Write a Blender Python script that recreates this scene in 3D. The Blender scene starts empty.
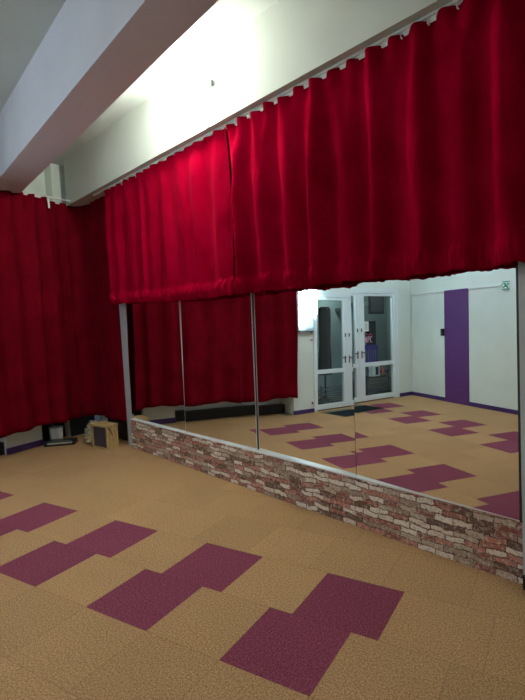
import bpy, bmesh, math, random
from mathutils import Vector, Matrix, noise
random.seed(7)
U = 0.5                                   # one carpet tile is half a metre; plans below are in tiles
AZ = math.radians(-16.8)
D = Vector((math.cos(AZ), math.sin(AZ))); N = Vector((-math.sin(AZ), math.cos(AZ)))   # along the mirror wall / into it
O = Vector((2.48, 2.76))
SC = bpy.context.scene
COL = SC.collection

def W(s, a, z):                           # mirror-wall frame: s along, a out into the room, z up (tiles) -> metres
    p = O + D * s - N * a
    return Vector((p.x * U, p.y * U, z * U))
DA = Vector((-9.85, -1.2)); DB = Vector((-11.03, -6.08)); DT = (DB - DA).normalized(); DN = Vector((-DT.y, DT.x))
if DN.x < 0: DN = -DN                     # door wall frame: t along, a into the room
def DW(t, a, z):
    p = DA + DT * t + DN * a
    return Vector((p.x * U, p.y * U, z * U))
def G(u, v, z): return Vector((u * U, v * U, z * U))

# ---------------------------------------------------------------- objects
def tag(o, label=None, cat=None, group=None, kind=None):
    if label: o['label'] = label
    if cat: o['category'] = cat
    if group: o['group'] = group
    if kind: o['kind'] = kind
    return o
def empty(name, loc, label=None, cat=None, group=None):
    o = bpy.data.objects.new(name, None); COL.objects.link(o); o.location = loc
    o.empty_display_size = .05
    return tag(o, label, cat, group)
def obj(name, bm, mats, parent=None, smooth=False, bevel=0, keepnormals=False):
    if not keepnormals: bmesh.ops.recalc_face_normals(bm, faces=bm.faces)
    me = bpy.data.meshes.new(name); bm.to_mesh(me); bm.free()
    o = bpy.data.objects.new(name, me); COL.objects.link(o)
    for m in (mats if isinstance(mats, list) else [mats]): me.materials.append(m)
    if smooth:
        for p in me.polygons: p.use_smooth = True
    if parent:
        o.parent = parent
        # geometry is written in world coordinates; shift it into the parent's frame
        off = world_loc(parent)
        for v in me.vertices: v.co -= off
    else:
        # put the origin at the thing's own base
        vs = [v.co for v in me.vertices]
        c = Vector((sum(v.x for v in vs) / len(vs), sum(v.y for v in vs) / len(vs), min(v.z for v in vs)))
        for v in me.vertices: v.co -= c
        o.location = c
    if bevel:
        b = o.modifiers.new('bevel', 'BEVEL'); b.width = bevel; b.segments = 2; b.limit_method = 'ANGLE'
    return o
def world_loc(o):
    v = Vector((0, 0, 0))
    while o: v = v + o.location; o = o.parent
    return v
def struct(name, bm, m, **k):
    o = obj(name, bm, m, **k); o['kind'] = 'structure'; return o
def fbox(bm, F, s0, s1, a0, a1, z0, z1):  # box in frame F
    vs = [bm.verts.new(F(s, a, z)) for s in (s0, s1) for a in (a0, a1) for z in (z0, z1)]
    for f in ((0,1,3,2),(4,6,7,5),(0,4,5,1),(2,3,7,6),(0,2,6,4),(1,5,7,3)): bm.faces.new([vs[i] for i in f])
    return bm
def BX(F, *a): return fbox(bmesh.new(), F, *a)
def tube(bm, pts, r, n=8, cap=True):
    rings = []
    for i, p in enumerate(pts):
        p = Vector(p)
        t = (Vector(pts[min(i + 1, len(pts) - 1)]) - Vector(pts[max(i - 1, 0)])).normalized()
        x = t.orthogonal().normalized() if i == 0 else (x - t * x.dot(t)).normalized()
        y = t.cross(x)
        rr = r[i] if isinstance(r, (list, tuple)) else r
        rings.append([bm.verts.new(p + (x * math.cos(2 * math.pi * k / n) + y * math.sin(2 * math.pi * k / n)) * rr) for k in range(n)])
    for a, b in zip(rings, rings[1:]):
        for k in range(n): bm.faces.new((a[k], a[(k + 1) % n], b[(k + 1) % n], b[k]))
    if cap:
        bm.faces.new(rings[0]); bm.faces.new(rings[-1][::-1])
    return bm
def lathe(bm, c, prof, axis=(0, 0, 1), n=32):   # prof: (radius, height along the axis)
    ax = Vector(axis).normalized(); x = ax.orthogonal().normalized(); y = ax.cross(x); rings = []
    for r, h in prof:
        rings.append([bm.verts.new(Vector(c) + ax * h + (x * math.cos(2 * math.pi * k / n) + y * math.sin(2 * math.pi * k / n)) * max(r, 1e-4)) for k in range(n)])
    for a, b in zip(rings, rings[1:]):
        for k in range(n): bm.faces.new((a[k], a[(k + 1) % n], b[(k + 1) % n], b[k]))
    bm.faces.new(rings[0]); bm.faces.new(rings[-1][::-1])
    return bm

# ---------------------------------------------------------------- materials
def lin(c):
    return tuple(((x / 255) / 12.92 if x / 255 <= .04045 else ((x / 255 + .055) / 1.055) ** 2.4) for x in c) + (1,)
class NT:
    def __init__(s, name):
        s.m = bpy.data.materials.new(name); s.m.use_nodes = True; s.t = s.m.node_tree; s.n = s.t.nodes; s.l = s.t.links
        s.b = s.n['Principled BSDF']
    def new(s, t, **k):
        n = s.n.new(t)
        for a, b in k.items(): setattr(n, a, b)
        return n
    def link(s, a, b): s.l.new(a, b)
    def math(s, op, a, b=None, c=None):
        n = s.new('ShaderNodeMath', operation=op)
        for i, x in enumerate((a, b, c)):
            if x is None: continue
            if isinstance(x, (int, float)): n.inputs[i].default_value = x
            else: s.link(x, n.inputs[i])
        return n.outputs[0]
    def mix(s, f, a, b, blend='MIX'):
        n = s.new('ShaderNodeMix', data_type='RGBA', blend_type=blend)
        for i, x in ((0, f), (6, a), (7, b)):
            if isinstance(x, (int, float, tuple)): n.inputs[i].default_value = x
            else: s.link(x, n.inputs[i])
        return n.outputs[2]
    def noise(s, scale, detail=3, vec=None, rough=.5):
        n = s.new('ShaderNodeTexNoise'); n.inputs['Scale'].default_value = scale; n.inputs['Detail'].default_value = detail
        n.inputs['Roughness'].default_value = rough
        if vec is not None: s.link(vec, n.inputs['Vector'])
        return n
    def pos(s): return s.new('ShaderNodeNewGeometry').outputs['Position']
    def ramp(s, f, stops, interp='LINEAR'):
        n = s.new('ShaderNodeValToRGB'); cr = n.color_ramp; cr.interpolation = interp
        while len(cr.elements) < len(stops): cr.elements.new(.5)
        for e, (p, c) in zip(cr.elements, stops): e.position = p; e.color = c
        s.link(f, n.inputs[0]); return n.outputs[0]
    def bump(s, h, st, dist=.01):
        n = s.new('ShaderNodeBump'); n.inputs['Strength'].default_value = st; n.inputs['Distance'].default_value = dist
        s.link(h, n.inputs['Height']); s.link(n.outputs[0], s.b.inputs['Normal'])
def plain(name, c, rough=.5, metal=0, var=.06, scale=6, bump=0, spec=.5, bscale=120):
    t = NT(name); c = lin(c)
    t.b.inputs['Roughness'].default_value = rough; t.b.inputs['Metallic'].default_value = metal
    t.b.inputs['Specular IOR Level'].default_value = spec
    p = t.pos(); n = t.noise(scale, 4, p)
    lo = tuple(x * (1 - var) for x in c[:3]) + (1,); hi = tuple(min(1, x * (1 + var)) for x in c[:3]) + (1,)
    t.link(t.ramp(n.outputs['Fac'], [(.3, lo), (.7, hi)]), t.b.inputs['Base Color'])
    if bump:
        n2 = t.noise(bscale, 3, p); t.bump(n2.outputs['Fac'], bump, .004)
    return t.m
def emis(name, c, st):
    t = NT(name); t.b.inputs['Base Color'].default_value = lin(c)
    t.b.inputs['Emission Color'].default_value = lin(c); t.b.inputs['Emission Strength'].default_value = st
    return t.m

M = {}
M['wall'] = plain('white wall paint', (226, 234, 226), .75, var=.03, scale=2.5, bump=.25, spec=.3)
M['ceiling'] = plain('ceiling paint', (204, 210, 204), .85, var=.04, scale=2, bump=.2, spec=.2)
M['beamw'] = plain('off white beam paint', (206, 213, 204), .75, var=.03, scale=2.5, bump=.25, spec=.3)
M['beam'] = plain('grey beam paint', (212, 208, 216), .8, var=.04, scale=2, bump=.3, spec=.2)
M['purple'] = plain('purple paint', (98, 50, 118), .55, var=.05, bump=.15)
M['skirting'] = plain('dark purple skirting', (74, 42, 108), .5, var=.08)
M['shadeblack'] = plain('curtain shade black', (20, 18, 24), .5, var=.2)  # black standing in for shade under the curtains
M['pvc'] = plain('white door plastic', (228, 238, 240), .28, var=.02)
M['white'] = plain('white plastic', (232, 234, 232), .35, var=.02)
M['post'] = plain('white post paint', (182, 186, 190), .5, var=.04)
M['black'] = plain('black plastic', (14, 14, 16), .35, var=.2)
M['darkedge'] = plain('dark mirror edge', (40, 34, 34), .4, var=.2)
M['chrome'] = plain('brushed metal', (190, 192, 196), .25, 1, var=.05)
M['greymetal'] = plain('grey metal', (96, 100, 100), .6, .2, var=.1)
M['mat'] = plain('black doormat fibre', (24, 32, 38), .95, var=.35, scale=150, bump=.6, spec=.1)
M['matedge'] = plain('grey mat edge', (112, 108, 96), .9, var=.2, scale=60, spec=.1)
M['chairpurple'] = plain('purple plastic', (98, 66, 176), .4, var=.08)
M['corr'] = plain('corridor paint', (150, 162, 162), .8, var=.1, scale=1.5)
M['coat'] = plain('dark cloth', (32, 26, 38), .9, var=.3, scale=12)
M['orange'] = plain('orange plastic', (214, 110, 70), .5, var=.2, scale=20)
M['pink'] = plain('pink vinyl', (232, 186, 206), .5, var=.05)
M['redv'] = plain('red vinyl', (190, 60, 90), .5, var=.05)
M['paper'] = plain('white paper', (225, 232, 228), .7, var=.03)
M['papergrey'] = plain('grey print', (150, 165, 160), .7, var=.05)
M['green'] = plain('green sign', (0, 110, 78), .45, var=.05)
M['signwhite'] = plain('sign white', (214, 236, 226), .45, var=.02)
M['cream'] = plain('cream cloth', (190, 170, 128), .9, var=.25, scale=30, bump=.4)
M['led'] = emis('lit lamp tube', (214, 244, 255), 18)
M['panel'] = emis('ceiling fill panel', (255, 240, 226), 9)
M['ledfill'] = emis('fill light tube', (226, 236, 255), 3.5)
M['leddif'] = emis('softly lit diffuser', (196, 232, 248), .35)
M['ledbody'] = plain('lamp housing', (205, 230, 240), .3, var=.02)
M['globe'] = emis('lit lamp globe', (250, 255, 242), 225)
M['fillglobe'] = emis('ceiling fill globe', (218, 238, 255), 70)
M['corrfill'] = emis('corridor fill globe', (225, 250, 245), 42)

def wood():
    t = NT('pale plywood'); p = t.pos()
    mp = t.new('ShaderNodeMapping'); mp.inputs['Scale'].default_value = (14, 14, 2.2); t.link(p, mp.inputs['Vector'])
    n = t.noise(5, 5, mp.outputs[0]); n.inputs['Distortion'].default_value = 1.2
    t.link(t.ramp(n.outputs['Fac'], [(.3, lin((150, 118, 72))), (.55, lin((190, 160, 108))), (.75, lin((206, 180, 130)))]), t.b.inputs['Base Color'])
    t.b.inputs['Roughness'].default_value = .6; t.bump(n.outputs['Fac'], .15); return t.m
M['wood'] = wood()
M['grille'] = plain('dark speaker cloth', (66, 56, 66), .9, var=.35, scale=60, bump=.4)

def mirror_mat():
    t = NT('mirror silvering'); p = t.pos()
    t.b.inputs['Metallic'].default_value = 1; t.b.inputs['Roughness'].default_value = 0
    n = t.noise(3, 2, p)
    t.link(t.ramp(n.outputs['Fac'], [(.2, (.90, .93, .925, 1)), (.8, (.92, .95, .945, 1))]), t.b.inputs['Base Color'])
    return t.m
M['mirror'] = mirror_mat()
def glass_mat():
    t = NT('door glass'); tr = t.new('ShaderNodeBsdfTransparent'); tr.inputs[0].default_value = (.90, .94, .94, 1)
    gl = t.new('ShaderNodeBsdfGlossy'); gl.inputs['Roughness'].default_value = .02
    fr = t.new('ShaderNodeFresnel'); fr.inputs['IOR'].default_value = 1.5
    mx = t.new('ShaderNodeMixShader'); bf = t.new('ShaderNodeNewGeometry').outputs['Backfacing']; t.link(t.math('MULTIPLY', fr.outputs[0], t.math('SUBTRACT', 1, bf)), mx.inputs[0]); t.link(tr.outputs[0], mx.inputs[1]); t.link(gl.outputs[0], mx.inputs[2])
    t.link(mx.outputs[0], t.n['Material Output'].inputs['Surface']); return t.m
M['glass'] = glass_mat()
def bag_mat():
    t = NT('clear plastic film'); tr = t.new('ShaderNodeBsdfTransparent'); tr.inputs[0].default_value = (.86, .86, .82, 1)
    p = t.b; p.inputs['Base Color'].default_value = lin((190, 184, 160)); p.inputs['Roughness'].default_value = .18
    n = t.noise(40, 3, t.pos()); t.bump(n.outputs['Fac'], .5)
    mx = t.new('ShaderNodeMixShader'); mx.inputs[0].default_value = .5
    t.link(tr.outputs[0], mx.inputs[1]); t.link(p.outputs[0], mx.inputs[2]); t.link(mx.outputs[0], t.n['Material Output'].inputs['Surface'])
    return t.m
M['bag'] = bag_mat()

def velvet(name, dark, light, sheen, rough=.55, spec=.35):
    t = NT(name); p = t.pos(); n = t.noise(3.5, 4, p)
    fine = t.noise(420, 2, p)
    c = t.ramp(n.outputs['Fac'], [(.3, lin(dark)), (.7, lin(light))])
    t.link(c, t.b.inputs['Base Color'])
    t.b.inputs['Roughness'].default_value = rough; t.b.inputs['Specular IOR Level'].default_value = spec
    t.b.inputs['Specular Tint'].default_value = (1, .12, .18, 1)
    t.b.inputs['Sheen Weight'].default_value = sheen; t.b.inputs['Sheen Roughness'].default_value = .4
    t.b.inputs['Sheen Tint'].default_value = (1, .06, .12, 1)
    mp = t.new('ShaderNodeMapping'); mp.inputs['Scale'].default_value = (1, 1, .45); t.link(p, mp.inputs['Vector'])
    wr = t.noise(16, 5, mp.outputs[0], .6)
    h = t.math('ADD', t.math('MULTIPLY', wr.outputs['Fac'], .8), t.math('MULTIPLY', fine.outputs['Fac'], .05))
    t.bump(h, .22, .02); return t.m
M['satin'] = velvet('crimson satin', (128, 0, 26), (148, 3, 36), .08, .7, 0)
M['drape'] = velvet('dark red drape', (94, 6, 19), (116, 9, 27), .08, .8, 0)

def carpet():
    t = NT('carpet tiles'); p = t.pos(); sp = t.new('ShaderNodeSeparateXYZ'); t.link(p, sp.inputs[0])
    u = t.math('MULTIPLY', sp.outputs[0], 2); v = t.math('MULTIPLY', sp.outputs[1], 2)
    row = t.math('FLOOR', v); odd = t.math('FLOORED_MODULO', row, 2)
    us = t.math('SUBTRACT', u, t.math('MULTIPLY', odd, 0.2913)) # alternate rows are shifted
    # rows 1 and -4 carry the shift; rows 0 and -3 do not
    isr = lambda k: t.math('COMPARE', row, float(k), .1)
    sh = t.math('ADD', isr(1), t.math('ADD', isr(-4), t.math('ADD', isr(3), t.math('ADD', isr(-6), t.math('ADD', isr(-2), isr(5))))))
    ush = t.math('SUBTRACT', u, t.math('MULTIPLY', sh, 0.2913))
    colm = t.math('FLOOR', ush)
    par = t.math('FLOORED_MODULO', colm, 2)
    even = t.math('SUBTRACT', 1, par)
    rng = t.math('MULTIPLY', t.math('GREATER_THAN', colm, -8.5), t.math('LESS_THAN', colm, .5))
    setA = t.math('MULTIPLY', t.math('MULTIPLY', t.math('ADD', isr(0), isr(1)), even), rng)
    rng2 = t.math('MULTIPLY', t.math('GREATER_THAN', colm, -10.5), t.math('LESS_THAN', colm, .5))
    setB = t.math('MULTIPLY', t.math('ADD', t.math('MULTIPLY', isr(-4), even), t.math('MULTIPLY', isr(-3), par)), rng2)
    burg = t.math('ADD', setA, setB)
    # tone per tile
    cx = t.new('ShaderNodeCombineXYZ'); t.link(colm, cx.inputs[0]); t.link(row, cx.inputs[1])
    wn = t.new('ShaderNodeTexWhiteNoise'); t.link(cx.outputs[0], wn.inputs['Vector'])
    tone = t.math('ADD', t.math('MULTIPLY', wn.outputs['Value'], .13), .93)
    # loop pile speckle
    n1 = t.noise(230, 2, p, .6); n2 = t.noise(90, 3, p, .6); n3 = t.noise(2.2, 3, p)
    f = t.math('ADD', t.math('MULTIPLY', n1.outputs['Fac'], .65), t.math('MULTIPLY', n2.outputs['Fac'], .35))
    tan = t.ramp(f, [(.38, lin((118, 82, 50))), (.5, lin((178, 136, 94))), (.63, lin((222, 186, 142)))])
    bur = t.ramp(f, [(.38, lin((84, 28, 46))), (.5, lin((128, 54, 76))), (.63, lin((172, 104, 124)))])
    c = t.mix(burg, tan, bur)
    c = t.mix(1.0, c, t.ramp(n3.outputs['Fac'], [(.3, (.93, .93, .93, 1)), (.7, (1, 1, 1, 1))]), 'MULTIPLY')
    vm = t.new('ShaderNodeVectorMath', operation='SCALE'); t.link(c, vm.inputs[0]); t.link(tone, vm.inputs['Scale'])
    # seams
    def edge(x):
        fr = t.math('FRACT', x); d = t.math('MINIMUM', fr, t.math('SUBTRACT', 1, fr)); return t.math('LESS_THAN', d, .006)
    seam = t.math('MAXIMUM', edge(ush), edge(v))
    c2 = t.mix(t.math('MULTIPLY', seam, .22), vm.outputs[0], (.05, .03, .015, 1))
    t.link(c2, t.b.inputs['Base Color']); t.b.inputs['Roughness'].default_value = .95; t.b.inputs['Specular IOR Level'].default_value = .15
    t.bump(f, .35, .004); return t.m
M['carpet'] = carpet()

def brick():
    t = NT('printed old brick'); tc = t.new('ShaderNodeTexCoord')
    uvn = t.new('ShaderNodeUVMap')
    sp = t.new('ShaderNodeSeparateXYZ'); t.link(uvn.outputs[0], sp.inputs[0])
    ns = t.noise(7, 3, uvn.outputs[0]); ns2 = t.noise(30, 4, uvn.outputs[0], .7)
    cv = t.new('ShaderNodeCombineXYZ')
    t.link(t.math('ADD', sp.outputs[0], t.math('MULTIPLY', t.math('SUBTRACT', ns2.outputs['Fac'], .5), .04)), cv.inputs[0])
    t.link(t.math('ADD', sp.outputs[1], t.math('ADD', t.math('MULTIPLY', t.math('SUBTRACT', ns.outputs['Fac'], .5), .06), t.math('MULTIPLY', t.math('SUBTRACT', ns2.outputs['Fac'], .5), .03))), cv.inputs[1])
    b = t.new('ShaderNodeTexBrick'); t.link(cv.outputs[0], b.inputs['Vector'])
    b.inputs['Color1'].default_value = (0, 0, 0, 1); b.inputs['Color2'].default_value = (1, 1, 1, 1); b.inputs['Mortar'].default_value = (0, 0, 0, 1)
    b.inputs['Scale'].default_value = 1; b.inputs['Brick Width'].default_value = .135; b.inputs['Row Height'].default_value = .042
    b.inputs['Mortar Size'].default_value = .006; b.inputs['Mortar Smooth'].default_value = .9; b.inputs['Bias'].default_value = 0
    b.offset = .43; b.squash = 1.25; b.squash_frequency = 3
    cols = t.ramp(b.outputs['Color'], [(0, lin((112, 78, 62))), (.14, lin((176, 104, 88))), (.28, lin((230, 216, 200))), (.42, lin((168, 142, 122))), (.54, lin((200, 126, 108))),
                                      (.66, lin((238, 228, 216))), (.8, lin((148, 82, 70))), (.9, lin((196, 176, 156)))], 'CONSTANT')
    st = t.noise(30, 6, uvn.outputs[0], .75)
    c = t.mix(t.ramp(st.outputs['Fac'], [(.5, (0, 0, 0, 1)), (.66, (.8, .8, .8, 1))]), cols, lin((232, 222, 210)))
    st2 = t.noise(44, 6, uvn.outputs[0], .8)
    c = t.mix(t.ramp(st2.outputs['Fac'], [(.5, (0, 0, 0, 1)), (.66, (.9, .9, .9, 1))]), c, lin((104, 62, 48)))
    brk = t.ramp(t.noise(17, 4, uvn.outputs[0], .7).outputs['Fac'], [(.4, (.15, .15, .15, 1)), (.6, (1, 1, 1, 1))])
    c = t.mix(t.math('MULTIPLY', b.outputs['Fac'], brk), c, lin((46, 30, 26)))
    t.link(c, t.b.inputs['Base Color']); t.b.inputs['Roughness'].default_value = .5
    return t.m
M['brick'] = brick()

# ---------------------------------------------------------------- the room
ZC = 8.3
floor_pts = [(-10.9, 7.4), (9.2, 1.35), (9.2, -6.3), (-13.9, -6.3), (-13.9, -.9), (-10.9, -.9)]
bm = bmesh.new(); bm.faces.new([bm.verts.new(G(x, y, 0)) for x, y in floor_pts])
r = bmesh.ops.extrude_face_region(bm, geom=bm.faces[:]); bmesh.ops.translate(bm, vec=(0, 0, -.1), verts=[v for v in r['geom'] if isinstance(v, bmesh.types.BMVert)])
o = struct('floor', bm, M['carpet'])
bm = bmesh.new(); bm.faces.new([bm.verts.new(G(x, y, ZC)) for x, y in floor_pts])
r = bmesh.ops.extrude_face_region(bm, geom=bm.faces[:]); bmesh.ops.translate(bm, vec=(0, 0, .1), verts=[v for v in r['geom'] if isinstance(v, bmesh.types.BMVert)])
struct('ceiling', bm, M['ceiling'])
struct('wall_front', BX(W, -12.9, 7.2, -.34, -.6, 0, ZC), M['wall'])
struct('wall_back', BX(G, -11.25, 9.2, -6.08, -6.4, 0, ZC), M['wall'])
struct('wall_right', BX(G, 9.0, 9.3, -6.2, 1.6, 0, ZC), M['wall'])
# left wall: niche wall behind the curtain with two piers
struct('wall_left', BX(G, -10.4, -10.8, -1.0, 7.0, 0, ZC), M['wall'])
struct('trim_1', BX(G, -10.0, -10.4, 3.84, 4.92, 0, 6.6), M['wall'])
struct('trim_2', BX(G, -10.08, -10.4, 5.95, 6.75, 0, ZC), M['wall'])
# pier between the curtain and the door
bm = bmesh.new()
fbox(bm, DW, -1.0, .06, 0, -.9, 0, ZC)
struct('trim_3', bm, M['wall'])
# door wall with opening t .06 .. 4.06, z 0 .. 4.5
bm = bmesh.new()
fbox(bm, DW, .06, 4.06, 0, -.3, 4.5, ZC); fbox(bm, DW, 4.06, 5.3, 0, -.3, 0, ZC)
struct('wall_door_side', bm, M['wall'])
# skirting; the black boxes stand in for shade below the left curtains
struct('baseboard_shade_left', BX(G, -10.4, -10.12, -.1, 3.84, 0, .34), M['shadeblack'])  # baseboard in shade plus the curtain's floor shadow, built as a black plinth
struct('baseboard_pier', BX(G, -10.0, -9.96, 3.82, 4.94, 0, .17), M['skirting'])
struct('shade_lining_corner', BX(G, -10.4, -10.36, 4.92, 5.95, 0, .95), M['shadeblack'])  # this and the next two: black lining for the dark under the curtain
struct('shade_lining_pier', BX(G, -10.08, -10.04, 5.93, 6.84, 0, .95), M['shadeblack'])
struct('shade_lining_front', BX(W, -12.2, -10.42, -.3, -.34, 0, .95), M['shadeblack'])
struct('baseboard_door_pier', BX(DW, -1.03, .04, 0, .035, 0, .15), M['skirting'])
struct('baseboard_door_side', BX(DW, 4.1, 5.03, 0, .035, 0, .15), M['skirting'])
struct('baseboard_back', BX(G, -11.0, 9.0, -6.08, -6.045, 0, .15), M['skirting'])
struct('baseboard_right', BX(G, 8.97, 9.0, -6.0, .5, 0, .15), M['skirting'])
# beams
struct('beam_front', BX(W, -12.6, 7.2, .31, -.34, 7.0, ZC), M['beamw'])
bm = bmesh.new()
def brow(s): return (2.37 + .0565 * (s + 2.23)), (3.0 + .052 * (s + 3.22))
vs = []
for s in (-12.75, 6.6):
    r_, l_ = brow(s)
    for a, z in ((r_, 7.0), (l_, 7.0), (l_, ZC), (r_, ZC)): vs.append(bm.verts.new(W(s, a, z)))
for f in ((0,1,2,3),(4,7,6,5),(0,4,5,1),(1,5,6,2),(2,6,7,3),(3,7,4,0)): bm.faces.new([vs[i] for i in f])
struct('beam_middle', bm, M['beam'])
# end post left of the mirrors, wall strip right of them
struct('trim_4', BX(W, -10.45, -10.10, -.10, -.34, 0, 6.9), M['post'])
struct('trim_5', BX(W, .05, 7.0, .05, -.34, 0, 6.8), M['post'])
struct('baseboard_front', BX(W, .06, 6.9, .09, .05, 0, .17), M['black'])

# ---------------------------------------------------------------- mirrors and brick panels
def plane_v(q, u, z):      # v on the mirror plane (az, off, tilt)
    az, off, ti = q
    n = (-math.sin(az) * math.cos(ti), math.cos(az) * math.cos(ti), math.sin(ti))
    return 3.6 + (off - n[0] * u - n[2] * z) / n[1]
Q1 = (math.radians(-16.9), -.03, -.012); Q2 = (math.radians(-16.4), .0, -.02)
Q3 = (-.31, -.025, -.0225); Q4 = (-.3311, -.0215, -.0137)
seams = [-10.08, -7.37, -4.85, -2.45, 0.02]
labels = [('leftmost wall mirror panel beside the white post, reflecting dark red curtain', 'leftmost brick-print skirting panel starting at the white post'),
          ('second wall mirror panel from the left, filled with reflected red curtain folds', 'brick-print skirting panel second from the left under the mirrors'),
          ('third wall mirror panel from the left, reflecting glowing wall lamp and left door leaf', 'brick-print skirting panel third from the left, ending at the joint under the door reflection'),
          ('rightmost wall mirror panel, reflecting right door leaf, purple stripe and green exit sign', 'rightmost brick-print skirting panel, nearest the camera')]
for i, q in enumerate((Q1, Q2, Q3, Q4)):
    s0, s1 = seams[i] + .006, seams[i + 1] - .006
    root = empty('wall_mirror', W((s0 + s1) / 2, 0, .8), labels[i][0], 'mirror')
    def mq(sa, sb, z0, z1, off0, off1):
        bm = bmesh.new(); vs = []
        for s in (sa, sb):
            u = (O + D * s).x
            for z in (z0, z1):
                for k in (off0, off1):
                    p = Vector((u, plane_v(q, u, z))) + N * k
                    vs.append(bm.verts.new(G(p.x, p.y, z)))
        for f in ((0,1,3,2),(4,6,7,5),(0,4,5,1),(2,3,7,6),(0,2,6,4),(1,5,7,3)): bm.faces.new([vs[j] for j in f])
        return bm
    obj('mirror_glass', mq(s0, s1, .81, 4.6, 0, .012), M['mirror'], root)
    obj('backing_board', mq(s0 - .001, s1 + .001, .81, 4.6, .0125, .03), M['darkedge'], root)
    if i < 3: obj('edge_strip', mq(s1, s1 + .007, .81, 4.6, -.001, .01), M['darkedge'] if i == 2 else M['white'], root)
    else: obj('edge_strip', mq(s1 + .001, s1 + .032, .8, 4.6, -.03, .03), M['darkedge'], root)
    # brick-print panel with a pale capping ledge
    pr = empty('brick_print_panel', W((s0 + s1) / 2, 0, 0), labels[i][1], 'skirting panel', 'brick-print panels under the mirrors')
    bm = BX(W, s0 - .004, s1 + .004, -.02, -.08, .0, .785)
    uv = bm.loops.layers.uv.new('UVMap')
    for f in bm.faces:
        for l in f.loops:
            p = l.vert.co; ss = (Vector((p.x, p.y)) / U - O).dot(D)
            l[uv].uv = (ss * U + 20, p.z + 5)
    obj('brick_face', bm, M['brick'], pr)
    obj('ledge', BX(W, s0 - .004, s1 + .004, -.01, -.17, .786, .806), M['white'], pr)

# ---------------------------------------------------------------- curtains
def fold_fn(s0, s1, pmin, pmax, seed, sharp=.95):
    rnd = random.Random(seed); c = [s0 - 1]; amps = []
    while c[-1] < s1 + 1: c.append(c[-1] + rnd.uniform(pmin, pmax)); amps.append(rnd.uniform(.55, 1.25))
    amps += [1, 1]
    drift = [rnd.uniform(-1, 1) for _ in c]
    import bisect
    def f(s, t):
        i = max(0, min(len(c) - 2, bisect.bisect_right(c, s) - 1))
        k = (s - c[i]) / (c[i + 1] - c[i])
        # the fold leans: shift phase with height
        k2 = k + .16 * drift[i] * t * math.sin(math.pi * k)
        ridge = (.5 + .5 * math.cos(2 * math.pi * k2))
        a = amps[i] * (1 - k) + amps[i + 1] * k
        return a * (ridge ** sharp) - .4 * a
    return f
def cloth(path, s0, s1, top, bot, amp, pr, seed, nx, nz, hem=0, pinch=.35, topamp=.35):
    """path(s, a) -> 2-D point; a outwards. top(s), bot(s) heights."""
    f = fold_fn(s0, s1, pr[0], pr[1], seed)
    bm = bmesh.new(); g = []
    rows = []
    for j in range(nz + 1): rows.append(j / nz)
    if hem: rows = [j / nz * (1 - .10) for j in range(nz + 1)] + [.9 + .1 * (k / 9) for k in range(1, 10)]
    for i in range(nx + 1):
        s = s0 + (s1 - s0) * i / nx; zt, zb = top(s), bot(s); colv = []
        for t in rows:
            z = zt + (zb - zt) * t
            grow = topamp + (1 - topamp) * min(1, t * 2.2) ** .8
            a = amp * grow * f(s, t)
            a += amp * .30 * math.exp(-t * 14) * math.sin(s * 2 * math.pi / pinch + seed)
            a += amp * .28 * noise.noise(Vector((s * 1.6, z * .45, seed)))
            a += amp * .10 * noise.noise(Vector((s * 6, z * 1.6, seed + 3)))
            if hem and t > .9:
                k = (t - .9) / .1
                a += hem * math.sin(math.pi * min(1, k * 1.05)) * (.75 + .6 * noise.noise(Vector((s * 9, seed, 1))))
                a += hem * .55 * noise.noise(Vector((s * 22, k * 1.5, seed)))
                z += hem * .35 * noise.noise(Vector((s * 13, seed, 7))) * k
            ds = .05 * noise.noise(Vector((s * .8, z * .5, seed + 11))) * t
            p = path(s + ds, a); colv.append(bm.verts.new(G(p.x, p.y, z)))
        g.append(colv)
    for i in range(nx):
        for j in range(len(rows) - 1): bm.faces.new((g[i][j], g[i + 1][j], g[i + 1][j + 1], g[i][j + 1]))
    return bm
def ribbon(path, s0, s1, a0, a1, z0, z1, n=60):
    bm = bmesh.new(); R = []
    for i in range(n + 1):
        s = s0 + (s1 - s0) * i / n
        R.append([bm.verts.new(G(path(s, a).x, path(s, a).y, z)) for a, z in ((a0, z0), (a1, z0), (a1, z1), (a0, z1))])
    for A, B in zip(R, R[1:]):
        for k in range(4): bm.faces.new((A[k], A[(k + 1) % 4], B[(k + 1) % 4], B[k]))
    bm.faces.new(R[0]); bm.faces.new(R[-1][::-1]); return bm
def solid(o, th=.004):
    m = o.modifiers.new('thickness', 'SOLIDIFY'); m.thickness = th; m.offset = 0
def wallpath(s, a): return O + D * s - N * a
# left track: along u = -9.4, rounding the corner, then along the mirror wall to the post
UC = -9.4
Ccorner = (UC - O.x + N.x * .15 * -1) / D.x      # s of the corner on the mirror wall at a=.15
pc = wallpath(Ccorner, .15)
R_ = .14
def leftpath(L, a):
    # L runs from the curtain's room-side end (0) towards the mirror-wall corner, then right
    y0 = -.28; vend = pc.y - R_
    l1 = vend - y0
    if L <= l1: return Vector((UC + a, y0 + L))
    ang = math.pi / 2 + AZ                         # turning angle
    arc = R_ * ang
    L2 = L - l1
    if L2 < arc:
        th = L2 / R_; c = Vector((UC + R_, vend)); return c + Vector((-math.cos(th), math.sin(th))) * (R_ - a)
    e = Vector((UC + R_, vend)) + Vector((-math.cos(ang), math.sin(ang))) * R_
    p = e + D * (L2 - arc); return p - N * a
l1 = pc.y - R_ + .28
Lsplit = l1 - .95
Lend = l1 + .38 + 1.62

def left_top(L): return 7.05 - .02 * abs(math.sin(L * 6.2))
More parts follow.
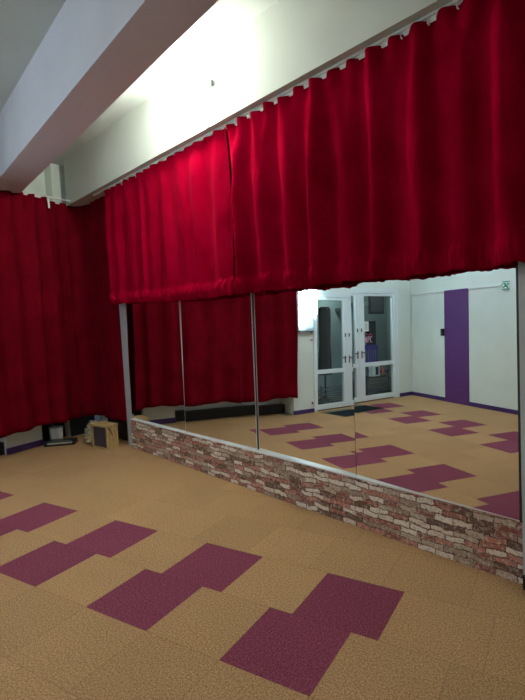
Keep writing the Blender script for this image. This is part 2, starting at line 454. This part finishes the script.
# panel A
rt = empty('curtain', G(UC, 2.3, .7), 'long dark red floor-length curtain covering the left wall, left of the curtain split', 'curtain', 'dark red curtains on the left wall')
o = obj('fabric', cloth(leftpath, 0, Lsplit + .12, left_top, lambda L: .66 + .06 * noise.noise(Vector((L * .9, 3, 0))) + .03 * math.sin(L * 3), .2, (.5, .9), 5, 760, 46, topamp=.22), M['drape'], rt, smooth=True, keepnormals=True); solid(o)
obj('heading_tape', ribbon(leftpath, .02, Lsplit, -.012, .0, 7.0, 7.05), M['white'], rt)
rt = empty('curtain', G(-9.2, 6.0, .6), 'dark red curtain filling the left corner, hanging behind the small wooden box', 'curtain', 'dark red curtains on the left wall')
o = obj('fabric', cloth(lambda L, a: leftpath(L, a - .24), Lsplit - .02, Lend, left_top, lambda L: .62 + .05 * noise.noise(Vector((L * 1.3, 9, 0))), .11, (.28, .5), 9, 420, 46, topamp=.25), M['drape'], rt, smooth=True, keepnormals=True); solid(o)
obj('heading_tape', ribbon(leftpath, Lsplit + .08, Lend, -.262, -.25, 7.0, 7.05, 80), M['white'], rt)
# the pale hook tape that dangles at the split
p = leftpath(Lsplit + .05, .16)
obj('loose_tape', BX(G, p.x, p.x + .012, p.y - .025, p.y + .025, 6.72, 7.0), M['white'], rt)
# curtain rails
tag(obj('curtain_rail', ribbon(leftpath, -.05, Lend, -.03, .03, 7.06, 7.085, 140), M['white']), 'thin white curtain rail above the dark red left curtains', 'curtain rail')
tag(obj('curtain_rail', ribbon(wallpath, -11.0, 6.9,   .125, .165, 6.965, 6.998, 60), M['white']), 'long white curtain rail under the beam above the crimson mirror curtains', 'curtain rail')

def val_top(s): return 6.95 - .025 * abs(math.sin(s * 4.1)) - .02 * noise.noise(Vector((s * 3, 0, 5)))
def mk_val(s0, s1, seed, label, pr, amp, ta=.12):
    rt = empty('short_curtain', W((s0 + s1) / 2, .15, 3.8), label, 'curtain', 'crimson curtains above the mirrors')
    def vbot(s):
        z = 3.85 + (.10 if s < -7 else 0) * min(1, (-7 - s) / 2.5) * 1.0 - .02
        return z + .035 * noise.noise(Vector((s * 1.1, 1, seed))) + .02 * noise.noise(Vector((s * 4, 1, seed)))
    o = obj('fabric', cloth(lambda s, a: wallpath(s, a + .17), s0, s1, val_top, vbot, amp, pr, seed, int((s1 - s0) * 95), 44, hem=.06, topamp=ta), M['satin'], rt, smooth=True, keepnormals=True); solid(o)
    obj('heading_tape', ribbon(wallpath, s0 + .02, s1 - .02, .125, .135, 6.9, 6.965), M['white'], rt)
    for k in range(int((s1 - s0) / .38)):
        s = s0 + .2 + k * .38
        obj('hook', tube(bmesh.new(), [W(s, .15, 6.97), W(s, .15, 6.90), W(s + .02, .15, 6.87)], .006, 5), M['white'], rt)
mk_val(-10.28, -4.985, 21, 'short crimson curtain with ruffled hem above the mirrors, the brightly lit left one', (.4, .8), .11)
mk_val(-4.925, 3.6, 33, 'short crimson curtain with ruffled hem above the mirrors, running right from the split', (.4, .7), .23, .07)

# ---------------------------------------------------------------- wall globe lamp on the beam
c = W(-5.66, .31, 7.72); out = -Vector((N.x, N.y, 0))
rt = empty('wall_lamp', c, 'round glowing globe lamp fixed to the white beam above the crimson curtain', 'lamp')
obj('lamp_base', lathe(bmesh.new(), c, [(.02, 0), (.085, 0), (.09, .01), (.085, .028), (.07, .034), (.02, .034)], out), M['white'], rt, smooth=False)
prof = [(0.001, .03)] + [(.088 * math.sin(math.pi * (k + 1) / 13), .115 - .088 * math.cos(math.pi * (k + 1) / 13)) for k in range(12)]
prof = [(r_, h) for r_, h in prof if h > .034] 
obj('globe', lathe(bmesh.new(), c, [(.05, .034)] + prof, out, 24), M['globe'], rt, smooth=True)
for ang in (.35, 2.45, 4.5):
    ax = out; x = ax.orthogonal().normalized(); y = ax.cross(x); d = x * math.cos(ang) + y * math.sin(ang)
    obj('clip', tube(bmesh.new(), [c + d * .084 + ax * .01, c + d * .105 + ax * .05, c + d * .098 + ax * .085], .006, 6), M['chrome'], rt)
tag(obj('junction_box', BX(W, -5.38, -5.10, .31, .38, 7.66, 7.78), M['greymetal'], bevel=.004), 'small grey junction box beside the glowing globe lamp', 'junction box')
tag(obj('lamp_cable', tube(bmesh.new(), [W(-5.40, .325, 7.74), W(-5.42, .325, 7.5), W(-5.4, .325, 7.3), W(-5.36, .325, 7.02)], .006, 6), M['white']), 'thin cable running down the beam from the junction box', 'cable')

# added ceiling fill lamp, unseen, to brighten the back of the room
def ceil_fill(u, v, label, m='fillglobe', z=ZC, rr=.15):
    c = G(u, v, z)
    rt = empty('ceiling_fill_lamp', c, label, 'lamp')
    obj('lamp_base', lathe(bmesh.new(), c, [(.02, 0), (rr * .9, 0), (rr * .9, .03), (.02, .03)], (0, 0, -1), 24), M['white'], rt)
    obj('lamp_shade', lathe(bmesh.new(), c, [(rr * .6, .03), (rr, .06), (rr, .10), (rr * .8, .15), (rr * .4, .175), (.01, .18)], (0, 0, -1), 24), M[m], rt, smooth=True)
ceil_fill(-6.2, -3.9, 'round fill lamp added on the unseen ceiling between the middle beam and the glazed door')

c = G(1.2, -4.4, ZC)  # added fill panel, out of view, to lift the front floor
rt = empty('ceiling_fill_panel', c, 'flat square fill light added on the unseen ceiling above the camera', 'lamp')
obj('frame', BX(G, .6, 1.8, -5.0, -3.8, ZC - .1, ZC), M['white'], rt)
obj('panel', BX(G, .65, 1.75, -4.95, -3.85, ZC - .11, ZC - .1), M['panel'], rt)
# ---------------------------------------------------------------- things seen in the mirrors: door side
droot = empty('door_1', DW(2.06, 0, 0)); tag(droot, 'white glazed double door with grey glass panes', 'door', kind='structure')
bm = bmesh.new()
fbox(bm, DW, .06, .14, .05, -.12, 0, 4.5); fbox(bm, DW, 3.9, 4.06, .05, -.12, 0, 4.5); fbox(bm, DW, .06, 4.06, .05, -.12, 4.42, 4.5)
fbox(bm, DW, .0, .07, .06, .0, 0, 4.56); fbox(bm, DW, 4.05, 4.14, .06, .0, 0, 4.56); fbox(bm, DW, .0, 4.14, .06, .0, 4.5, 4.62)
obj('door_frame', bm, M['pvc'], droot)
def leaf(t0, t1, g0, g1, hs):
    bm = bmesh.new()
    fbox(bm, DW, t0, g0, .02, -.1, .05, 4.41); fbox(bm, DW, g1, t1, .02, -.1, .05, 4.41)
    fbox(bm, DW, g0, g1, .02, -.1, .05, .24); fbox(bm, DW, g0, g1, .02, -.1, 1.44, 1.6); fbox(bm, DW, g0, g1, .02, -.1, 4.31, 4.41)
    l = obj('door_leaf', bm, M['pvc'], droot)
    for z0, z1 in ((.24, 1.44), (1.6, 4.31)): obj('pane', BX(DW, g0, g1, -.03, -.05, z0, z1), M['glass'], l)
    bm = bmesh.new(); fbox(bm, DW, hs - .03, hs + .03, .02, .035, 1.8, 2.1); d = -.2 if hs < 1.8 else .2
    fbox(bm, DW, hs, hs + d, .06, .085, 2.0, 2.04); fbox(bm, DW, hs - .015, hs + .015, .02, .085, 2.0, 2.04)
    obj('handle', bm, M['chrome'], l, bevel=.002)
    obj('hinge_lock', BX(DW, hs - .02, hs + .02, .02, .05, 2.86, 3.0), M['greymetal'], l)
leaf(.14, 1.80, .2, 1.64, 1.72)
leaf(1.81, 3.9, 2.12, 3.80, 1.95)
# corridor behind the door
bm = bmesh.new()
struct('wall_corridor_back', BX(DW, -1.2, 6.6, -2.6, -2.8, 0, 5.2), M['corr'])
struct('wall_corridor_front', BX(DW, 5.31, 6.4, -.02, -.3, 0, 5.2), M['corr'])
struct('wall_corridor_left', BX(DW, -1.3, -1.0, -2.6, -.95, 0, 5.2), M['corr'])
struct('wall_corridor_right', BX(DW, 6.4, 6.6, -2.6, -.0, 0, 5.2), M['corr'])
struct('ceiling_corridor', BX(DW, -1.3, 6.6, -2.8, -.31, 5.2, 5.35), M['ceiling'])
struct('floor_corridor', BX(DW, -1.3, 6.6, -2.8, -.1, -.02, .02), plain('grey corridor tiles', (96, 92, 86), .35, var=.15, scale=3))
c = DW(2.9, -1.3, 5.2)  # lamp added to brighten the corridor
rt = empty('ceiling_fill_lamp', c, 'small round fill lamp added in the corridor behind the glazed door', 'lamp')
obj('lamp_shade', lathe(bmesh.new(), c, [(.1, 0), (.11, .03), (.08, .06), (.01, .07)], (0, 0, -1), 20), M['corrfill'], rt, smooth=True)
# hanging dark coat on the corridor's back wall
bm = bmesh.new(); tz = [4.15, 4.05, 3.4, 2.6, 1.9, 1.2]; wd = [.2, .33, .34, .30, .36, .38]
rings = []
for z, w_ in zip(tz, wd):
    rings.append([bm.verts.new(DW(2.15 + w_ * math.cos(2 * math.pi * k / 20), -1.6 + .16 * math.sin(2 * math.pi * k / 20) * (1 + .25 * math.cos(k * 2.4)), z)) for k in range(20)])
for a, b in zip(rings, rings[1:]):
    for k in range(20): bm.faces.new((a[k], a[(k + 1) % 20], b[(k + 1) % 20], b[k]))
bm.faces.new(rings[0]); bm.faces.new(rings[-1][::-1])
rt = empty('coat_stand', DW(2.15, -1.6, .02), 'dark draped coat stand in the corridor behind the left door leaf', 'coat stand')
obj('coat', bm, M['coat'], rt, smooth=True)
obj('pole', tube(bmesh.new(), [DW(2.15, -1.6, .05), DW(2.15, -1.6, 4.1)], .018), M['black'], rt)
for k in range(4):
    a = k * math.pi / 2 + .3
    obj('leg', tube(bmesh.new(), [DW(2.15, -1.6, .25), DW(2.15 + .35 * math.cos(a), -1.6 + .35 * math.sin(a), .05)], .012), M['black'], rt)
# black framed picture / screen
rt = empty('wall_screen', DW(3.9, -1.0, 3.45), 'black framed screen hanging in the corridor behind the right door leaf', 'screen')
obj('bezel', BX(DW, 3.4, 4.35, -.9, -1.0, 3.6, 4.5), M['black'], rt, bevel=.04)
obj('screen', BX(DW, 3.5, 4.25, -.885, -.91, 3.7, 4.42), plain('grey screen', (84, 74, 88), .3), rt)
obj('bracket', BX(DW, 3.8, 3.95, -1.0, -2.6, 4.0, 4.15), M['greymetal'], rt)
# dark noticeboard behind
tag(obj('dark_panel', BX(DW, 4.95, 5.5, -2.5, -2.59, 2.0, 3.3), M['coat']), 'narrow dark board on the corridor wall below the black screen', 'board')
# purple chair
rt = empty('chair', DW(4.35, -1.2, .02), 'purple plastic chair in the corridor behind the right door leaf', 'chair')
obj('seat', BX(DW, 4.0, 4.75, -1.7, -1.0, 1.0, 1.08), M['chairpurple'], rt, bevel=.015)
bm = bmesh.new(); fbox(bm, DW, 4.0, 4.75, -1.75, -1.68, 1.25, 1.5); fbox(bm, DW, 4.0, 4.75, -1.77, -1.7, 2.0, 2.2)
for k in range(5): fbox(bm, DW, 4.03 + k * .16, 4.1 + k * .16, -1.75, -1.71, 1.5, 2.0)
obj('backrest', bm, M['chairpurple'], rt)
for t_, a_ in ((4.04, -1.05), (4.71, -1.05), (4.04, -1.72), (4.71, -1.72)):
    obj('leg', tube(bmesh.new(), [DW(t_, a_, .02), DW(t_, a_, 2.15 if a_ < -1.5 else 1.02)], .012), M['greymetal'], rt)
# metal rack with horizontal bars
for (ta, tb, lab) in ((.8, 2.3, 'low metal bar rack behind the left door leaf'), (2.75, 4.4, 'low metal bar rack behind the right door leaf')):
    rt = empty('shoe_rack', DW((ta + tb) / 2, -.7, .02), lab, 'rack')
    for k in range(4):
        for a_ in (-.45, -.62):
            obj('bar', tube(bmesh.new(), [DW(ta, a_, .3 + k * .17 - (.12 if a_ < -.5 else 0)), DW(tb, a_, .3 + k * .17 - (.12 if a_ < -.5 else 0))], .011, 6), M['chrome'], rt)
    for t_ in (ta, tb):
        bm = bmesh.new()
        fbox(bm, DW, t_ - .02, t_ + .02, -.43, -.47, .02, .9); fbox(bm, DW, t_ - .02, t_ + .02, -.6, -.64, .02, .9)
        obj('side_frame', bm, M['greymetal'], rt)
rt = empty('carton', DW(3.5, -.8, .02), 'pale open carton on the corridor floor beside an orange bottle', 'box')
bm = BX(DW, 3.3, 3.75, -.9, -.7, .9, 1.35); obj('carton_body', bm, M['white'], rt)
obj('opening', BX(DW, 3.5, 3.68, -.695, -.7, .95, 1.3), M['black'], rt)
obj('shelf_support', BX(DW, 3.2, 4.3, -1.0, -.8, .0, .9), M['greymetal'], rt)
bm = lathe(bmesh.new(), DW(4.2, -.9, .9), [(.03, 0), (.035, .02), (.035, .12), (.014, .16), (.014, .19)], (0, 0, 1), 16)
tag(obj('bottle', bm, M['orange'], smooth=False), 'small orange bottle beside the pale carton in the corridor', 'bottle')
# paper and sticker on the right pane
rt = empty('paper_notice', DW(2.3, -.03, 2.9), 'small white paper notice taped to the right door pane', 'notice')
obj('sheet', BX(DW, 2.16, 2.42, -.026, -.03, 2.88, 3.28), M['paper'], rt)
bm = bmesh.new()
for k in range(4): fbox(bm, DW, 2.2, 2.36 - .03 * (k % 2), -.024, -.026, 2.95 + k * .07, 2.975 + k * .07)
obj('print', bm, M['papergrey'], rt)
rt = empty('window_sticker', DW(2.4, -.03, 2.4), 'pink and red lettered sticker on the right door pane below the paper', 'sticker')
bm = bmesh.new(); zA, zB = 2.42, 2.66
def bar(t0, t1, z0, z1): fbox(bm, DW, t0, t1, -.024, -.03, z0, z1)
bar(2.18, 2.21, zA, zB); bar(2.28, 2.31, zA, zB); bar(2.21, 2.245, zB - .12, zB - .04); bar(2.245, 2.28, zA + .04, zA + .12)
bar(2.35, 2.38, zA, zB); bar(2.38, 2.45, zB - .03, zB); bar(2.38, 2.45, zA + .1, zA + .13); bar(2.43, 2.46, zA + .12, zB)
bar(2.5, 2.53, zA, zB); bar(2.53, 2.62, zB - .03, zB); bar(2.53, 2.62, zA, zA + .03)
obj('lettering', bm, M['pink'], rt)
bm = bmesh.new(); pts = [DW(2.3 + k * .04, -.026, 2.74 + .035 * math.sin(k * 1.6)) for k in range(9)]
obj('red_squiggle', tube(bm, pts, .008, 5), M['redv'], rt)

# luminous wall box on the pier
rt = empty('wall_light_box', DW(-.35, 0, 3.1), 'tall rounded white wall light with two glowing tubes beside the glazed door', 'lamp')
obj('housing', BX(DW, -.82, .02, .0, .12, 3.12, 4.9), M['ledbody'], rt, bevel=.03)
obj('tube', tube(bmesh.new(), [DW(-.66, .17, 3.25), DW(-.66, .17, 4.8)], .055, 14), M['led'], rt, smooth=False)
obj('tube', tube(bmesh.new(), [DW(-.04, .17, 3.75), DW(-.04, .17, 4.8)], .04, 14), M['led'], rt, smooth=False)
obj('diffuser', BX(DW, -.58, -.12, .12, .135, 3.25, 4.82), M['leddif'], rt)
obj('shadow_strip', BX(DW, -.78, -.1, .0, .16, 3.08, 3.12), M['greymetal'], rt)  # grey bar drawn for the shadow line below the box
rt = empty('wall_light_box', G(-3.6, -6.08, 3.1), 'tall fill light added on the back wall behind the camera, unseen', 'lamp')  # added fill light, out of view, brightening beams and left curtains
obj('housing', BX(G, -4.1, -3.1, -6.08, -5.96, 3.1, 5.2), M['ledbody'], rt, bevel=.03)
for k in (-3.9, -3.3): obj('tube', tube(bmesh.new(), [G(k, -5.9, 3.25), G(k, -5.9, 5.05)], .045, 14), M['ledfill'], rt)
for z, lab in ((3.0, 'upper small wall switch under the glowing wall light'), (2.72, 'lower small wall switch under the glowing wall light')):
    rt = empty('light_switch', DW(-.12, .0, z), lab, 'switch')
    obj('plate', BX(DW, -.18, -.02, 0, .02, z, z + .13), M['white'], rt, bevel=.003)
    obj('rocker', BX(DW, -.15, -.05, .02, .035, z + .02, z + .07), M['greymetal'], rt)
rt = empty('wall_socket', DW(-.1, 0, .3), 'white wall socket low on the white pier by the door', 'socket')
obj('plate', BX(DW, -.17, -.03, 0, .03, .26, .46), M['white'], rt, bevel=.003)
obj('socket_face', BX(DW, -.14, -.06, .03, .04, .31, .41), M['greymetal'], rt)

# doormat
rt = empty('doormat', DW(.78, 1.0, 0), 'dark rectangular doormat lying in front of the glazed door', 'doormat')
obj('mat', BX(DW, .1, 1.45, .62, 1.55, .002, .03), M['mat'], rt)
obj('border', BX(DW, .07, 1.48, .3, 1.58, .001, .018), M['matedge'], rt)

# ---------------------------------------------------------------- back wall, seen in the mirrors
struct('trim_6', BX(G, -8.9, -7.64, -6.08, -6.04, 0, 4.4), M['purple'])
rt = empty('wall_control', G(-8.98, -6.04, 2.6), 'small black wall control at the left edge of the purple stripe', 'wall control')
obj('case', BX(G, -9.06, -8.9, -6.04, -5.98, 2.62, 2.9), M['black'], rt, bevel=.004)
obj('button', BX(G, -9.01, -8.95, -5.98, -5.972, 2.7, 2.76), M['greymetal'], rt)
bm = BX(G, -10.9, -6.1, -6.08, -6.05, 4.36, 4.41)
tag(obj('cable_trunking', bm, M['white']), 'horizontal white cable trunking above the purple stripe, ending at the exit sign', 'cable trunking')
tag(obj('cable_trunking', BX(G, -10.93, -10.89, -6.08, -6.05, .4, 4.41), M['white']), 'vertical white cable trunking in the corner left of the purple stripe', 'cable trunking')
rt = empty('exit_sign', G(-5.9, -6.05, 4.2), 'small green and white emergency exit sign on the back wall', 'sign')
obj('sign_plate', BX(G, -6.06, -5.76, -6.08, -6.04, 4.2, 4.5), M['signwhite'], rt)
bm = bmesh.new()
bm.free()
for z0, z1 in ((4.46, 4.49), (4.21, 4.24)): obj('green_band', BX(G, -6.05, -5.77, -6.04, -6.034, z0, z1), M['green'], rt)

bm = bmesh.new()
def para(p): 
    f1 = [bm.verts.new(G(x, -6.04, z)) for x, z in p]; f2 = [bm.verts.new(G(x, -6.033, z)) for x, z in p]
    bm.faces.new(f1); bm.faces.new(f2[::-1]); n = len(p)
    for i in range(n): bm.faces.new((f1[i], f1[(i + 1) % n], f2[(i + 1) % n], f2[i]))
para([(-5.98, 4.42), (-5.93, 4.45), (-5.84, 4.33), (-5.89, 4.29)]); para([(-5.9, 4.33), (-5.84, 4.33), (-5.79, 4.26), (-5.84, 4.26)])
para([(-5.94, 4.36), (-5.9, 4.33), (-6.0, 4.27), (-6.03, 4.29)]); para([(-5.87, 4.42), (-5.79, 4.42), (-5.79, 4.36), (-5.83, 4.36)])
para([(-6.03, 4.43), (-5.99, 4.43), (-5.99, 4.39), (-6.03, 4.39)])
obj('running_figure', bm, M['green'], rt)

# ---------------------------------------------------------------- clutter in the left corner
# wooden box with dark front
A = Vector((-8.30, 5.30)); B = Vector((-7.61, 5.23)); ex = (B - A).normalized(); ey = Vector((-ex.y, ex.x)); wd_ = (B - A).length; dp = .36; ht = .62
def F(s, a, z): p = A + ex * s + ey * a; return G(p.x, p.y, z)
rt = empty('wooden_box', F(wd_ / 2, dp / 2, 0), 'small pale wooden box with dark front standing in the left corner by the post', 'box')
T = .045
obj('side_panel', BX(F, 0, T, 0, dp, 0, ht), M['wood'], rt)
obj('side_panel', BX(F, wd_ - T, wd_, 0, dp, 0, ht), M['wood'], rt)
obj('top_panel', BX(F, -.03, wd_ + .02, -.03, dp + .01, ht, ht + .05), M['wood'], rt)
obj('bottom_panel', BX(F, T, wd_ - T, .0, dp, 0, T), M['wood'], rt)
obj('back_panel', BX(F, T, wd_ - T, dp - .03, dp, T, ht), M['wood'], rt)
obj('front_cloth', BX(F, T, wd_ - T, .03, .05, T, ht), M['grille'], rt)
bm = bmesh.new(); pts = [(.04, .6), (.10, .6), (.19, .38), (.17, .36)]
vs = [[bm.verts.new(F(wd_ + k, a, z)) for a, z in pts] for k in (.0005, .006)]
bm.faces.new(vs[0]); bm.faces.new(vs[1][::-1])
for i in range(4): bm.faces.new((vs[0][i], vs[0][(i + 1) % 4], vs[1][(i + 1) % 4], vs[1][i]))
obj('side_groove', bm, plain('brown groove', (120, 88, 52), .7), rt)
# crumpled clear bag with cream cloth
def blob(c, rx, ry, rz, seed, amp, sub=4):
    bm = bmesh.new(); bmesh.ops.create_icosphere(bm, subdivisions=sub, radius=1)
    for v in bm.verts:
        n = v.co.normalized(); k = 1 + amp * (abs(noise.noise(n * 2.2 + Vector((seed, 0, 0)))) * 1.6 - .4) + amp * .5 * noise.noise(n * 6 + Vector((0, seed, 0)))
        v.co = Vector((n.x * rx * k, n.y * ry * k, max(n.z * rz * k, -rz * .62)))
    zmin = min(v.co.z for v in bm.verts)
    for v in bm.verts: v.co = v.co - Vector((0, 0, zmin)) + c
    return bm
rt = empty('plastic_bag', G(-8.72, 5.72, 0), 'crumpled clear plastic bag holding cream cloth beside the wooden box', 'bag')
obj('bag_film', blob(G(-8.74, 5.76, 0), .16, .12, .19, 3, .45), M['bag'], rt, smooth=False)
obj('cloth_inside', blob(G(-8.70, 5.68, .01), .11, .085, .10, 8, .5), M['cream'], rt, smooth=True)
# black case with light strip
A2 = Vector((-9.92, 5.0)); B2 = Vector((-9.35, 5.5)); ex2 = (B2 - A2).normalized(); ey2 = Vector((-ex2.y, ex2.x))
def F2(s, a, z): p = Vector((-9.72, 4.75)) + ex2 * s + ey2 * a; return G(p.x, p.y, z)
rt = empty('equipment_case', F2(.4, .2, 0), 'flat black case with a pale strip lying on the floor under the left curtain', 'case')
obj('case_body', BX(F2, 0, .85, 0, .42, 0, .12), M['black'], rt, bevel=.006)
obj('strip', BX(F2, .10, .78, -.006, 0, .06, .1), plain('pale strip', (168, 166, 150), .4), rt)
obj('control_row', BX(F2, .12, .72, .08, .14, .12, .13), M['greymetal'], rt)
bm = lathe(bmesh.new(), G(-10.06, 5.42, 0), [(.075, 0), (.09, .005), (.1, .20), (.105, .21), (.095, .21), (.085, .02)], (0, 0, 1), 28)
tag(obj('bucket', bm, M['white'], smooth=False), 'white round bucket behind the flat black case', 'bucket')
tag(obj('rag', blob(G(-9.2, 5.98, 0), .045, .04, .04, 13, .5, 3), plain('blue grey rag', (92, 100, 118), .9, var=.2, scale=20), smooth=True), 'small crumpled blue-grey rag between case and plastic bag', 'rag')

# ---------------------------------------------------------------- camera
f, yaw, pitch, roll = 490.8226, -.5519, -.0661, -.0507
fw = Vector((math.sin(yaw) * math.cos(pitch), math.cos(yaw) * math.cos(pitch), math.sin(pitch)))
r0 = Vector((math.cos(yaw), -math.sin(yaw), 0)); u0 = r0.cross(fw)
rr = r0 * math.cos(roll) + u0 * math.sin(roll); uu = -r0 * math.sin(roll) + u0 * math.cos(roll)
cam = bpy.data.cameras.new('camera'); co = bpy.data.objects.new('camera', cam); COL.objects.link(co)
mat = Matrix((rr, uu, -fw)).transposed().to_4x4(); mat.translation = G(2.9508, -3.6706, 3.3788); co.matrix_world = mat
cam.sensor_fit = 'VERTICAL'; cam.sensor_height = 24; cam.lens = 24 * f / 700; cam.clip_start = .02
SC.camera = co
w = bpy.data.worlds.new('world'); SC.world = w; w.use_nodes = True
w.node_tree.nodes['Background'].inputs[0].default_value = (.02, .025, .035, 1)
SC.view_settings.view_transform = 'Standard'; SC.view_settings.look = 'None'; SC.view_settings.gamma = 1
SC.view_settings.use_curve_mapping = False; SC.view_settings.exposure = .88
